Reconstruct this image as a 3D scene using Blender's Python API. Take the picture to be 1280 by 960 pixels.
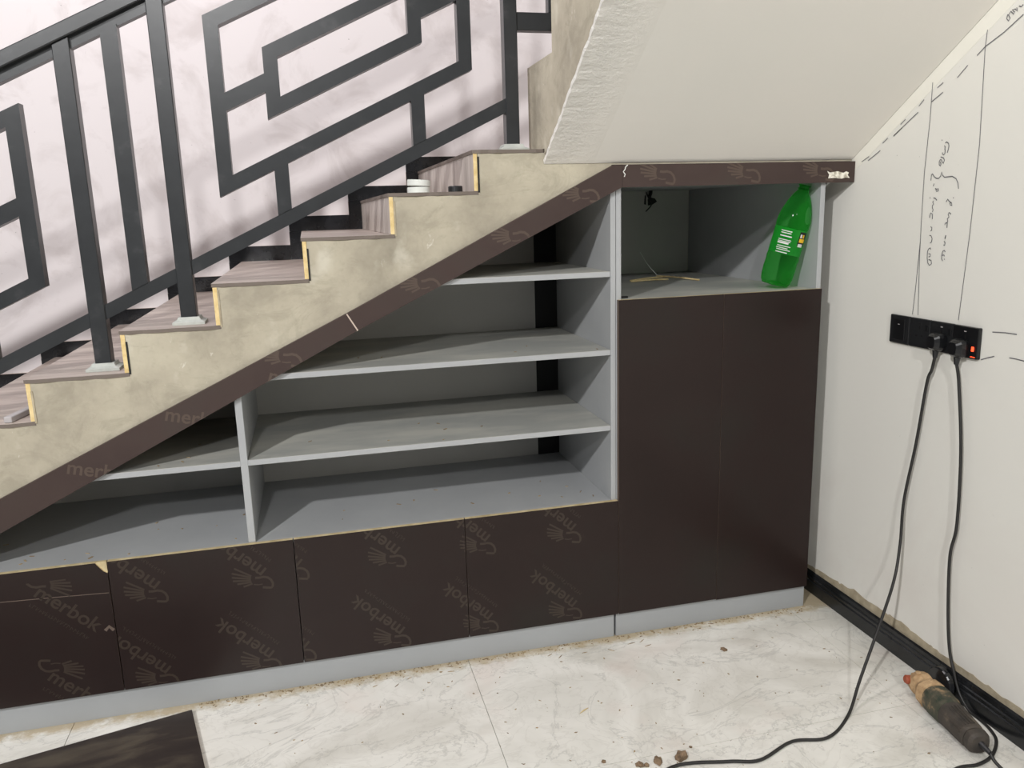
import bpy, bmesh, math, random
from mathutils import Vector, Matrix, noise

scene = bpy.context.scene
for o in list(bpy.data.objects):
    bpy.data.objects.remove(o, do_unlink=True)
COL = scene.collection
random.seed(7)

# ------------------------------------------------------------------ camera
cam_data = bpy.data.cameras.new('camera')
cam_data.sensor_width = 36.0
cam_data.lens = 1009.8 / 1280 * 36.0
cam_data.clip_start = 0.05
cam = bpy.data.objects.new('camera', cam_data)
COL.objects.link(cam)
rows = ((0.96919372, -0.24466864, -0.02829816),
        (-0.07808814, -0.19627752, -0.97743408),
        (0.23359318, 0.94953272, -0.20933666))
m3 = Matrix((rows[0], [-v for v in rows[1]], [-v for v in rows[2]])).transposed()
cam.matrix_world = Matrix.Translation((0.0, -2.5, 1.51)) @ m3.to_4x4()
scene.camera = cam

# ------------------------------------------------------------------ world, lamps, exposure
world = bpy.data.worlds.new('room_ambient')
scene.world = world
world.use_nodes = True
bg = world.node_tree.nodes['Background']
bg.inputs[0].default_value = (0.99, 0.995, 1.0, 1)
bg.inputs[1].default_value = 0.15

def lamp(name, kind, loc, energy, color, size):
    d = bpy.data.lights.new(name, kind)
    d.energy = energy
    d.color = color
    d.shadow_soft_size = size
    o = bpy.data.objects.new(name, d)
    COL.objects.link(o)
    o.location = loc
    return o

lamp('room_ceiling_lamp', 'POINT', (-2.3, -3.8, 3.7), 690, (1.0, 0.99, 0.985), 0.09)
lamp('far_ceiling_lamp', 'POINT', (-0.8, -6.6, 4.2), 520, (1.0, 0.99, 0.985), 0.12)
st = lamp('stairwell_lamp', 'SPOT', (-0.7, 0.0, 4.3), 185, (1.0, 0.93, 0.97), 0.25)
st.data.spot_size = math.radians(95)
st.data.spot_blend = 0.6
st.rotation_euler = (Vector((0.0, 1.25, 1.7)) - st.location).to_track_quat('-Z', 'Y').to_euler()

vs = scene.view_settings
vs.view_transform = 'Standard'
vs.look = 'None'
vs.gamma = 1.0
vs.use_curve_mapping = False
vs.exposure = 0.0

# ------------------------------------------------------------------ materials
def s2l(c):
    return tuple(((v / 255) / 12.92 if v / 255 <= 0.04045 else ((v / 255 + 0.055) / 1.055) ** 2.4) for v in c)

def new_mat(name):
    m = bpy.data.materials.new(name)
    m.use_nodes = True
    nt = m.node_tree
    return m, nt, nt.nodes['Principled BSDF']

def simple(name, rgb, rough=0.5, metal=0.0, spec=0.5, emit=None):
    m, nt, b = new_mat(name)
    b.inputs['Base Color'].default_value = (*s2l(rgb), 1)
    b.inputs['Roughness'].default_value = rough
    b.inputs['Metallic'].default_value = metal
    b.inputs['Specular IOR Level'].default_value = spec
    if emit:
        b.inputs['Emission Color'].default_value = (*s2l(rgb), 1)
        b.inputs['Emission Strength'].default_value = emit
    return m

def node(nt, kind, **kw):
    n = nt.nodes.new(kind)
    for k, v in kw.items():
        setattr(n, k, v)
    return n

def noise_tex(nt, scale, detail=4, rough=0.55, stretch=(1, 1, 1), dist=0.0):
    tc = node(nt, 'ShaderNodeTexCoord')
    mp = node(nt, 'ShaderNodeMapping')
    mp.inputs['Scale'].default_value = stretch
    geo = node(nt, 'ShaderNodeNewGeometry')
    nt.links.new(geo.outputs['Position'], mp.inputs['Vector'])
    nt.nodes.remove(tc)
    n = node(nt, 'ShaderNodeTexNoise')
    n.inputs['Scale'].default_value = scale
    n.inputs['Detail'].default_value = detail
    n.inputs['Roughness'].default_value = rough
    n.inputs['Distortion'].default_value = dist
    nt.links.new(mp.outputs['Vector'], n.inputs['Vector'])
    return n

def ramp(nt, src, stops):
    r = node(nt, 'ShaderNodeValToRGB')
    e = r.color_ramp.elements
    while len(e) < len(stops):
        e.new(0.5)
    for el, (p, c) in zip(e, stops):
        el.position = p
        el.color = (*s2l(c), 1) if isinstance(c, tuple) else (c, c, c, 1)
    nt.links.new(src, r.inputs['Fac'])
    return r

def mix(nt, fac, a, b):
    m = node(nt, 'ShaderNodeMix', data_type='RGBA')
    for sock, v in ((m.inputs[0], fac), (m.inputs[6], a), (m.inputs[7], b)):
        if hasattr(v, 'links') or isinstance(v, bpy.types.NodeSocket):
            nt.links.new(v, sock)
        elif isinstance(v, tuple):
            sock.default_value = (*s2l(v), 1)
        else:
            sock.default_value = v
    return m.outputs[2]

def bump(nt, b, src, strength, dist=0.002):
    n = node(nt, 'ShaderNodeBump')
    n.inputs['Strength'].default_value = strength
    n.inputs['Distance'].default_value = dist
    nt.links.new(src, n.inputs['Height'])
    nt.links.new(n.outputs['Normal'], b.inputs['Normal'])
    return n

def mat_noisy(name, stops, scale, rough=0.5, detail=5, stretch=(1, 1, 1), bump_s=0.0, bump_scale=None, bump_d=0.002, spec=0.5, dist=0.0):
    m, nt, b = new_mat(name)
    n = noise_tex(nt, scale, detail, 0.6, stretch, dist)
    r = ramp(nt, n.outputs['Fac'], stops)
    nt.links.new(r.outputs['Color'], b.inputs['Base Color'])
    b.inputs['Roughness'].default_value = rough
    b.inputs['Specular IOR Level'].default_value = spec
    if bump_s:
        n2 = noise_tex(nt, bump_scale or scale, 6, 0.65, stretch)
        bump(nt, b, n2.outputs['Fac'], bump_s, bump_d)
    return m

M = {}

def make_concrete():
    m, nt, b = new_mat('bare_concrete')
    n1 = noise_tex(nt, 3.2, 6, 0.62)
    r1 = ramp(nt, n1.outputs['Fac'], [(0.30, (146, 139, 124)), (0.48, (176, 168, 150)), (0.68, (194, 187, 167))])
    n2 = noise_tex(nt, 9.0, 4, 0.5, (1, 1, 0.7))
    f2 = ramp(nt, n2.outputs['Fac'], [(0.60, 0.0), (0.72, 0.55)])
    c = mix(nt, f2.outputs['Color'], r1.outputs['Color'], (210, 205, 190))
    n3 = noise_tex(nt, 45, 3, 0.6)
    f3 = ramp(nt, n3.outputs['Fac'], [(0.30, 0.14), (0.45, 0.0)])
    c = mix(nt, f3.outputs['Color'], c, (136, 129, 114))
    n5 = noise_tex(nt, 5.0, 7, 0.72, (1.0, 1.0, 1.6), 1.5)
    f5 = ramp(nt, n5.outputs['Fac'], [(0.36, 0.5), (0.5, 0.0)])
    c = mix(nt, f5.outputs['Color'], c, (150, 143, 126))
    n6 = noise_tex(nt, 16, 5, 0.7, (1.4, 1, 0.8), 0.5)
    f6 = ramp(nt, n6.outputs['Fac'], [(0.66, 0.0), (0.72, 0.7)])
    c = mix(nt, f6.outputs['Color'], c, (222, 219, 208))
    nt.links.new(c, b.inputs['Base Color'])
    b.inputs['Roughness'].default_value = 0.92
    n4 = noise_tex(nt, 28, 8, 0.7)
    bump(nt, b, n4.outputs['Fac'], 0.5, 0.006)
    return m
M['concrete'] = make_concrete()

def make_marble():
    m, nt, b = new_mat('white_marble_tile')
    n0 = noise_tex(nt, 1.7, 5, 0.55, (1, 1.5, 1), 1.2)
    base = ramp(nt, n0.outputs['Fac'], [(0.32, (214, 212, 203)), (0.5, (230, 228, 220)), (0.7, (204, 201, 191))])
    # thin veins: narrow bands of a distorted noise
    n1 = noise_tex(nt, 2.3, 7, 0.6, (1, 1.35, 1), 1.6)
    v1 = ramp(nt, n1.outputs['Fac'], [(0.485, 0.0), (0.5, 0.42), (0.515, 0.0)])
    c = mix(nt, v1.outputs['Color'], base.outputs['Color'], (166, 165, 158))
    n2 = noise_tex(nt, 5.5, 6, 0.6, (1, 1.2, 1), 2.2)
    v2 = ramp(nt, n2.outputs['Fac'], [(0.47, 0.0), (0.5, 0.22), (0.53, 0.0)])
    c = mix(nt, v2.outputs['Color'], c, (182, 178, 167))
    n3 = noise_tex(nt, 3.0, 3, 0.5)
    v3 = ramp(nt, n3.outputs['Fac'], [(0.58, 0.0), (0.72, 0.35)])
    c = mix(nt, v3.outputs['Color'], c, (222, 206, 196))
    # sawdust swept against the cabinets
    geo = node(nt, 'ShaderNodeNewGeometry')
    sep = node(nt, 'ShaderNodeSeparateXYZ')
    nt.links.new(geo.outputs['Position'], sep.inputs[0])
    mr = node(nt, 'ShaderNodeMapRange')
    mr.inputs['From Min'].default_value = -0.10
    mr.inputs['From Max'].default_value = 0.0
    nt.links.new(sep.outputs['Y'], mr.inputs['Value'])
    n4 = noise_tex(nt, 22, 5, 0.65)
    mu = node(nt, 'ShaderNodeMath', operation='MULTIPLY')
    nt.links.new(mr.outputs['Result'], mu.inputs[0])
    nt.links.new(n4.outputs['Fac'], mu.inputs[1])
    v4 = ramp(nt, mu.outputs[0], [(0.22, 0.0), (0.42, 0.75)])
    c = mix(nt, v4.outputs['Color'], c, (176, 156, 118))
    n5 = noise_tex(nt, 60, 2, 0.5)
    v5 = ramp(nt, n5.outputs['Fac'], [(0.72, 0.0), (0.77, 0.6)])
    c = mix(nt, v5.outputs['Color'], c, (120, 110, 92))
    nt.links.new(c, b.inputs['Base Color'])
    r = ramp(nt, n4.outputs['Fac'], [(0.3, 0.28), (0.7, 0.5)])
    nt.links.new(r.outputs['Color'], b.inputs['Roughness'])
    return m
M['marble'] = make_marble()

def make_wall(name, tint, stain, stain_amt, scale):
    m, nt, b = new_mat(name)
    n1 = noise_tex(nt, scale, 6, 0.62, (1, 1, 1), 0.8)
    f1 = ramp(nt, n1.outputs['Fac'], [(0.50, 0.0), (0.66, stain_amt)])
    c = mix(nt, f1.outputs['Color'], tint, stain)
    n2 = noise_tex(nt, 70, 2, 0.5)
    f2 = ramp(nt, n2.outputs['Fac'], [(0.76, 0.0), (0.80, 0.5)])
    c = mix(nt, f2.outputs['Color'], c, tuple(int(v * 0.6) for v in stain))
    nt.links.new(c, b.inputs['Base Color'])
    b.inputs['Roughness'].default_value = 0.75
    n3 = noise_tex(nt, 14, 5, 0.6)
    bump(nt, b, n3.outputs['Fac'], 0.12, 0.004)
    return m
M['wall_right'] = make_wall('painted_plaster', (229, 227, 220), (218, 211, 204), 0.4, 1.3)
M['wall_band'] = make_wall('fresh_white_paint', (238, 236, 226), (230, 226, 214), 0.3, 3.0)
M['wall_stair'] = make_wall('skimmed_white_plaster', (216, 210, 210), (180, 171, 169), 0.55, 3.6)

def make_soffit():
    m, nt, b = new_mat('soffit_plaster')
    n1 = noise_tex(nt, 1.6, 4, 0.5)
    c = ramp(nt, n1.outputs['Fac'], [(0.3, (238, 236, 230)), (0.7, (243, 239, 233))]).outputs['Color']
    nt.links.new(c, b.inputs['Base Color'])
    b.inputs['Roughness'].default_value = 0.8
    geo = node(nt, 'ShaderNodeNewGeometry')
    sep = node(nt, 'ShaderNodeSeparateXYZ')
    nt.links.new(geo.outputs['Position'], sep.inputs[0])
    mr = node(nt, 'ShaderNodeMapRange')          # the trowelled edge strip is rougher than the rest
    mr.inputs['From Min'].default_value = 0.90
    mr.inputs['From Max'].default_value = 0.80
    mr.inputs['To Min'].default_value = 0.012
    nt.links.new(sep.outputs['X'], mr.inputs['Value'])
    n2 = noise_tex(nt, 70, 5, 0.7, (0.6, 1.0, 1.0))
    mu = node(nt, 'ShaderNodeMath', operation='MULTIPLY')
    nt.links.new(mr.outputs['Result'], mu.inputs[0])
    nt.links.new(n2.outputs['Fac'], mu.inputs[1])
    bump(nt, b, mu.outputs[0], 0.8, 0.014)
    return m
M['soffit'] = make_soffit()

M['grey_board'] = mat_noisy('grey_painted_board', [(0.3, (163, 165, 167)), (0.7, (173, 175, 176))], 3.0, 0.5)
def make_dusty():
    m, nt, b = new_mat('dusty_grey_board')
    n1 = noise_tex(nt, 4.0, 5, 0.6, (0.6, 1.6, 1))
    f = ramp(nt, n1.outputs['Fac'], [(0.42, 0.0), (0.62, 0.55)])
    c = mix(nt, f.outputs['Color'], (160, 161, 157), (196, 194, 184))
    nt.links.new(c, b.inputs['Base Color'])
    b.inputs['Roughness'].default_value = 0.65
    return m
M['dusty_board'] = make_dusty()
M['back_board'] = mat_noisy('pale_back_board', [(0.3, (190, 189, 184)), (0.7, (200, 198, 193))], 2.5, 0.7)
M['kick'] = mat_noisy('blue_grey_kickboard', [(0.3, (156, 159, 161)), (0.7, (164, 167, 169))], 2.0, 0.4)
M['film'] = mat_noisy('dark_brown_film_board', [(0.3, (34, 24, 22)), (0.5, (38, 27, 25)), (0.72, (37, 31, 28))], 2.4, 0.3, spec=0.3)
M['film_fascia'] = mat_noisy('brown_film_board', [(0.3, (57, 43, 40)), (0.5, (63, 49, 45)), (0.72, (62, 52, 47))], 4.0, 0.5, spec=0.4)
M['film_print'] = simple('gold_brown_print', (52, 41, 33), 0.45)
M['fascia_print'] = simple('worn_brown_print', (80, 66, 57), 0.55)
M['ply_edge'] = mat_noisy('raw_plywood_edge', [(0.35, (176, 158, 118)), (0.65, (206, 190, 150))], 30, 0.8)
M['scratch'] = simple('pale_scratch', (96, 82, 73), 0.6)
M['black'] = simple('matt_black', (16, 16, 17), 0.6)
M['rail'] = mat_noisy('dark_grey_metal_paint', [(0.35, (42, 44, 46)), (0.6, (47, 49, 51)), (0.75, (66, 66, 68))], 12, 0.3, bump_s=0.08, bump_scale=40)
M['plate'] = mat_noisy('cement_grey_cover', [(0.3, (168, 172, 166)), (0.7, (192, 195, 188))], 30, 0.7)
M['wood_tile'] = mat_noisy('wood_look_tile', [(0.30, (142, 129, 121)), (0.5, (168, 155, 146)), (0.7, (188, 177, 166))], 9, 0.38, stretch=(0.35, 3.0, 3.0))
M['wood_tile_v'] = mat_noisy('wood_look_riser_tile', [(0.30, (164, 154, 146)), (0.5, (188, 178, 170)), (0.7, (206, 198, 190))], 9, 0.4, stretch=(3.0, 3.0, 0.3))
M['tile_edge_dark'] = simple('tile_edge_brown_grey', (112, 102, 94), 0.8)  # tread tile edges: a darker brown-grey tone of their own
M['tile_edge'] = mat_noisy('cream_tile_body', [(0.35, (214, 186, 128)), (0.65, (234, 212, 160))], 40, 0.85)
M['granite'] = mat_noisy('black_polished_tile', [(0.4, (24, 25, 27)), (0.7, (36, 37, 40))], 20, 0.15)
M['granite_edge'] = simple('tile_rim', (196, 180, 166), 0.7)
M['skirt'] = mat_noisy('black_skirting_tile', [(0.4, (26, 27, 28)), (0.7, (40, 41, 43))], 14, 0.2)
M['mortar'] = mat_noisy('bare_mortar', [(0.3, (150, 138, 116)), (0.7, (186, 174, 150))], 30, 0.95, bump_s=0.5, bump_scale=60)
M['pencil'] = simple('pencil_line', (104, 103, 108), 0.8)
M['grout'] = simple('floor_grout', (150, 140, 122), 0.9)
M['plastic_black'] = simple('black_plastic', (30, 31, 33), 0.38)
M['plastic_dark'] = simple('darker_black_plastic', (20, 21, 23), 0.3)
M['cable'] = simple('black_cable', (34, 33, 32), 0.5)
M['neon'] = simple('red_neon_switch', (255, 74, 40), 0.4, emit=2.2)
M['white_print'] = simple('white_print', (214, 214, 210), 0.6)
M['white_plastic'] = simple('white_plastic', (226, 230, 224), 0.4)
M['tape'] = mat_noisy('torn_white_paper', [(0.35, (176, 168, 150)), (0.55, (236, 232, 220))], 90, 0.9)
M['tan_dust'] = mat_noisy('tan_dusty_casting', [(0.3, (146, 116, 82)), (0.6, (190, 160, 122)), (0.75, (120, 94, 66))], 40, 0.85, bump_s=0.3, bump_scale=80)
M['tool_green'] = mat_noisy('dusty_green_plastic', [(0.38, (46, 54, 42)), (0.55, (78, 74, 60)), (0.66, (152, 128, 96))], 26, 0.7)
M['tool_black'] = mat_noisy('dusty_black_rubber', [(0.35, (50, 46, 42)), (0.6, (72, 65, 58)), (0.75, (102, 92, 80))], 22, 0.7)
M['rust'] = simple('rusty_red_metal', (150, 72, 46), 0.6)
M['straw'] = mat_noisy('pale_bamboo', [(0.3, (190, 166, 116)), (0.7, (226, 206, 158))], 30, 0.7)
M['stone'] = mat_noisy('brown_rubble', [(0.3, (92, 76, 58)), (0.6, (136, 114, 90)), (0.8, (112, 104, 80))], 60, 0.9)
M['chips'] = mat_noisy('wood_shavings', [(0.35, (112, 94, 72)), (0.6, (176, 156, 122)), (0.75, (70, 62, 52))], 25, 0.9)
M['yellow_print'] = simple('yellow_print', (236, 190, 30), 0.5)
M['trunking'] = simple('pale_grey_plastic', (176, 172, 172), 0.5)

def make_bottle_mat(name, rgb, solid):
    m, nt, b = new_mat(name)
    out = nt.nodes['Material Output']
    b.inputs['Base Color'].default_value = (*s2l(rgb), 1)
    b.inputs['Roughness'].default_value = 0.08
    tr = node(nt, 'ShaderNodeBsdfTransparent')
    tr.inputs[0].default_value = (*s2l((172, 242, 174)), 1)
    tl = node(nt, 'ShaderNodeBsdfTranslucent')
    tl.inputs[0].default_value = (*s2l((120, 240, 124)), 1)
    a = node(nt, 'ShaderNodeMixShader')
    a.inputs[0].default_value = 0.45
    nt.links.new(b.outputs[0], a.inputs[1])
    nt.links.new(tl.outputs[0], a.inputs[2])
    c = node(nt, 'ShaderNodeMixShader')
    lw = node(nt, 'ShaderNodeLayerWeight')
    lw.inputs[0].default_value = 0.35
    mr = node(nt, 'ShaderNodeMapRange')
    mr.inputs['To Min'].default_value = solid
    mr.inputs['To Max'].default_value = min(1.0, solid + 0.62)
    nt.links.new(lw.outputs['Facing'], mr.inputs['Value'])
    nt.links.new(mr.outputs['Result'], c.inputs[0])
    nt.links.new(tr.outputs[0], c.inputs[1])
    nt.links.new(a.outputs[0], c.inputs[2])
    nt.links.new(c.outputs[0], out.inputs['Surface'])
    return m
M['bottle'] = make_bottle_mat('green_bottle_plastic', (40, 150, 60), 0.16)
M['bottle_label'] = make_bottle_mat('green_label_film', (48, 176, 68), 0.5)

# ------------------------------------------------------------------ mesh helpers
def link(name, bm, mat, parent=None, smooth=False, extra=None):
    """bmesh -> ONE mesh object"""
    me = bpy.data.meshes.new(name)
    bmesh.ops.recalc_face_normals(bm, faces=bm.faces)
    bm.to_mesh(me)
    bm.free()
    me.materials.append(M[mat])
    for e in extra or ():
        me.materials.append(M[e])
    if smooth:
        me.polygons.foreach_set('use_smooth', [True] * len(me.polygons))
    o = bpy.data.objects.new(name, me)
    COL.objects.link(o)
    if parent:
        o.parent = parent
        o.matrix_parent_inverse = parent.matrix_world.inverted()
    return o

def tag(o, label, cat, group=None):
    o['label'] = label
    o['category'] = cat
    if group:
        o['group'] = group
    return o

def struct(o, label=None):
    o['kind'] = 'structure'
    if label:
        o['label'] = label
    return o

def empty(name, loc=(0, 0, 0)):
    o = bpy.data.objects.new(name, None)
    COL.objects.link(o)
    o.location = loc
    o.empty_display_size = 0.05
    o.matrix_world = Matrix.Translation(loc)
    return o

def prism(poly, a, b, axis='y', bm=None):
    """extrude a 2-D polygon: axis 'y' -> poly is (x,z); 'x' -> (y,z); 'z' -> (x,y)"""
    bm = bm or bmesh.new()
    def P(p, t):
        return {'y': (p[0], t, p[1]), 'x': (t, p[0], p[1]), 'z': (p[0], p[1], t)}[axis]
    va = [bm.verts.new(P(p, a)) for p in poly]
    vb = [bm.verts.new(P(p, b)) for p in poly]
    bm.faces.new(va)
    bm.faces.new(vb[::-1])
    n = len(poly)
    for i in range(n):
        bm.faces.new((va[i], vb[i], vb[(i + 1) % n], va[(i + 1) % n]))
    return bm

def box(x0, x1, y0, y1, z0, z1, bm=None, bev=0.0):
    new = bm is None
    bm = prism([(x0, z0), (x1, z0), (x1, z1), (x0, z1)], y0, y1, 'y', bm)
    if bev and new:
        bevel(bm, bev)
    return bm

def bevel(bm, w, seg=1):
    bmesh.ops.recalc_face_normals(bm, faces=bm.faces)
    bmesh.ops.bevel(bm, geom=list(bm.edges), offset=w, segments=seg, affect='EDGES', profile=0.5, clamp_overlap=True)
    return bm

def door_edges_mat(o):
    """raw ply on top, scuffed film on the sides of a door"""
    o.data.materials.append(M['scratch'])
    for p in o.data.polygons:
        if p.normal.z > 0.3:
            p.material_index = 1
        elif abs(p.normal.x) > 0.7:
            p.material_index = 2

def edge_mats(o, test, idx=1):
    """give faces whose normal passes the test another material slot"""
    for p in o.data.polygons:
        if test(p.normal, p.center):
            p.material_index = idx

def tube(pts, r, bm=None, seg=8, per=8, closed_ends=True):
    bm = bm or bmesh.new()
    P = [Vector(p) for p in pts]
    path = []
    if len(P) == 2:
        path = [P[0], P[1]]
    else:
        Q = [P[0] * 2 - P[1]] + P + [P[-1] * 2 - P[-2]]
        for i in range(1, len(Q) - 2):
            for k in range(per):
                t = k / per
                a, b, c, d = Q[i - 1], Q[i], Q[i + 1], Q[i + 2]
                path.append(0.5 * ((2 * b) + (c - a) * t + (2 * a - 5 * b + 4 * c - d) * t * t + (3 * b - a - 3 * c + d) * t ** 3))
        path.append(P[-1])
    rings = []
    s = None
    n = len(path)
    for i, p in enumerate(path):
        d = (path[min(i + 1, n - 1)] - path[max(i - 1, 0)]).normalized()
        if s is None:
            s = d.cross(Vector((0, 0, 1)) if abs(d.z) < 0.9 else Vector((1, 0, 0))).normalized()
        else:
            s = (s - d * s.dot(d)).normalized()      # parallel transport, no twist
        t = s.cross(d)
        rr = r[min(i, len(r) - 1)] if isinstance(r, (list, tuple)) else r
        rings.append([bm.verts.new(p + (s * math.cos(2 * math.pi * k / seg) + t * math.sin(2 * math.pi * k / seg)) * rr) for k in range(seg)])
    for i in range(n - 1):
        for k in range(seg):
            bm.faces.new((rings[i][k], rings[i][(k + 1) % seg], rings[i + 1][(k + 1) % seg], rings[i + 1][k]))
    if closed_ends:
        bm.faces.new(rings[0][::-1])
        bm.faces.new(rings[-1])
    return bm

def lathe(profile, seg=32, bm=None, mod=None, mat4=None, cap0=True, cap1=True):
    """profile [(radius, height)] round local Z"""
    bm = bm or bmesh.new()
    rings = []
    for r, h in profile:
        ring = []
        for k in range(seg):
            a = 2 * math.pi * k / seg
            rr = r if mod is None else mod(r, h, a)
            v = Vector((rr * math.cos(a), rr * math.sin(a), h))
            ring.append(bm.verts.new(mat4 @ v if mat4 else v))
        rings.append(ring)
    for i in range(len(rings) - 1):
        for k in range(seg):
            bm.faces.new((rings[i][k], rings[i][(k + 1) % seg], rings[i + 1][(k + 1) % seg], rings[i + 1][k]))
    if cap0:
        bm.faces.new(rings[0][::-1])
    if cap1:
        bm.faces.new(rings[-1])
    return bm

def ribbon(pts, w, place, bm):
    """flat stroke of width w through 2-D points; place maps 2-D -> 3-D"""
    V = [Vector(p) for p in pts]
    L, R = [], []
    for i, p in enumerate(V):
        d = V[min(i + 1, len(V) - 1)] - V[max(i - 1, 0)]
        if d.length < 1e-9:
            d = Vector((1, 0))
        d.normalize()
        nrm = Vector((-d.y, d.x)) * w / 2
        L.append(bm.verts.new(place(p + nrm)))
        R.append(bm.verts.new(place(p - nrm)))
    for i in range(len(V) - 1):
        bm.faces.new((L[i], L[i + 1], R[i + 1], R[i]))

# ------------------------------------------------------------------ key dimensions (metres)
XW = 1.8425          # right wall
YB = 1.25            # stairwell back wall
TREAD, RISE = 0.263, 0.1225
def nose_x(i): return -0.7875 + TREAD * i
def nose_z(i): return 1.0825 + RISE * i
def under(x): return 1.634 + 0.4825 * (x - 0.96)     # underside of the lower flight

# ------------------------------------------------------------------ setting: floor, walls
fl = struct(link('floor', box(-3.6, XW, -4.4, YB, -0.06, -0.012), 'grout'), 'white marble tile floor dusted with sawdust')
xs = [-3.29, -2.05, -0.81, 0.43, 1.67, XW]
ys = [YB, 0.562, -0.04, -0.642, -1.244, -1.846, -2.448, -3.05, -3.652, -4.254]
for i in range(len(xs) - 1):
    for j in range(len(ys) - 1):
        g = 0.0009
        link('floor_tile', box(xs[i] + g, xs[i + 1] - g, ys[j + 1] + g, ys[j] - g, -0.012, 0.0), 'marble', fl)

wr = struct(link('wall_right', box(XW, XW + 0.12, -4.4, YB + 0.12, -0.06, 3.9), 'wall_right'), 'off white painted wall with pencil notes')
wb = struct(link('wall_back', box(-3.6, XW, YB, YB + 0.12, -0.06, 4.6), 'wall_stair'), 'scuffed white plaster wall behind the stairs')

# paler strip of fresh paint that follows the soffit on the right wall
def sof(y): return 1.650 - 0.655 * y
link('paint_strip', prism([(0.0, sof(0)), (-1.6, sof(-1.6)), (-1.6, sof(-1.6) - 0.062), (0.02, sof(0) - 0.062)], XW - 0.0008, XW - 0.0001, 'x'), 'wall_band', wr)

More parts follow.
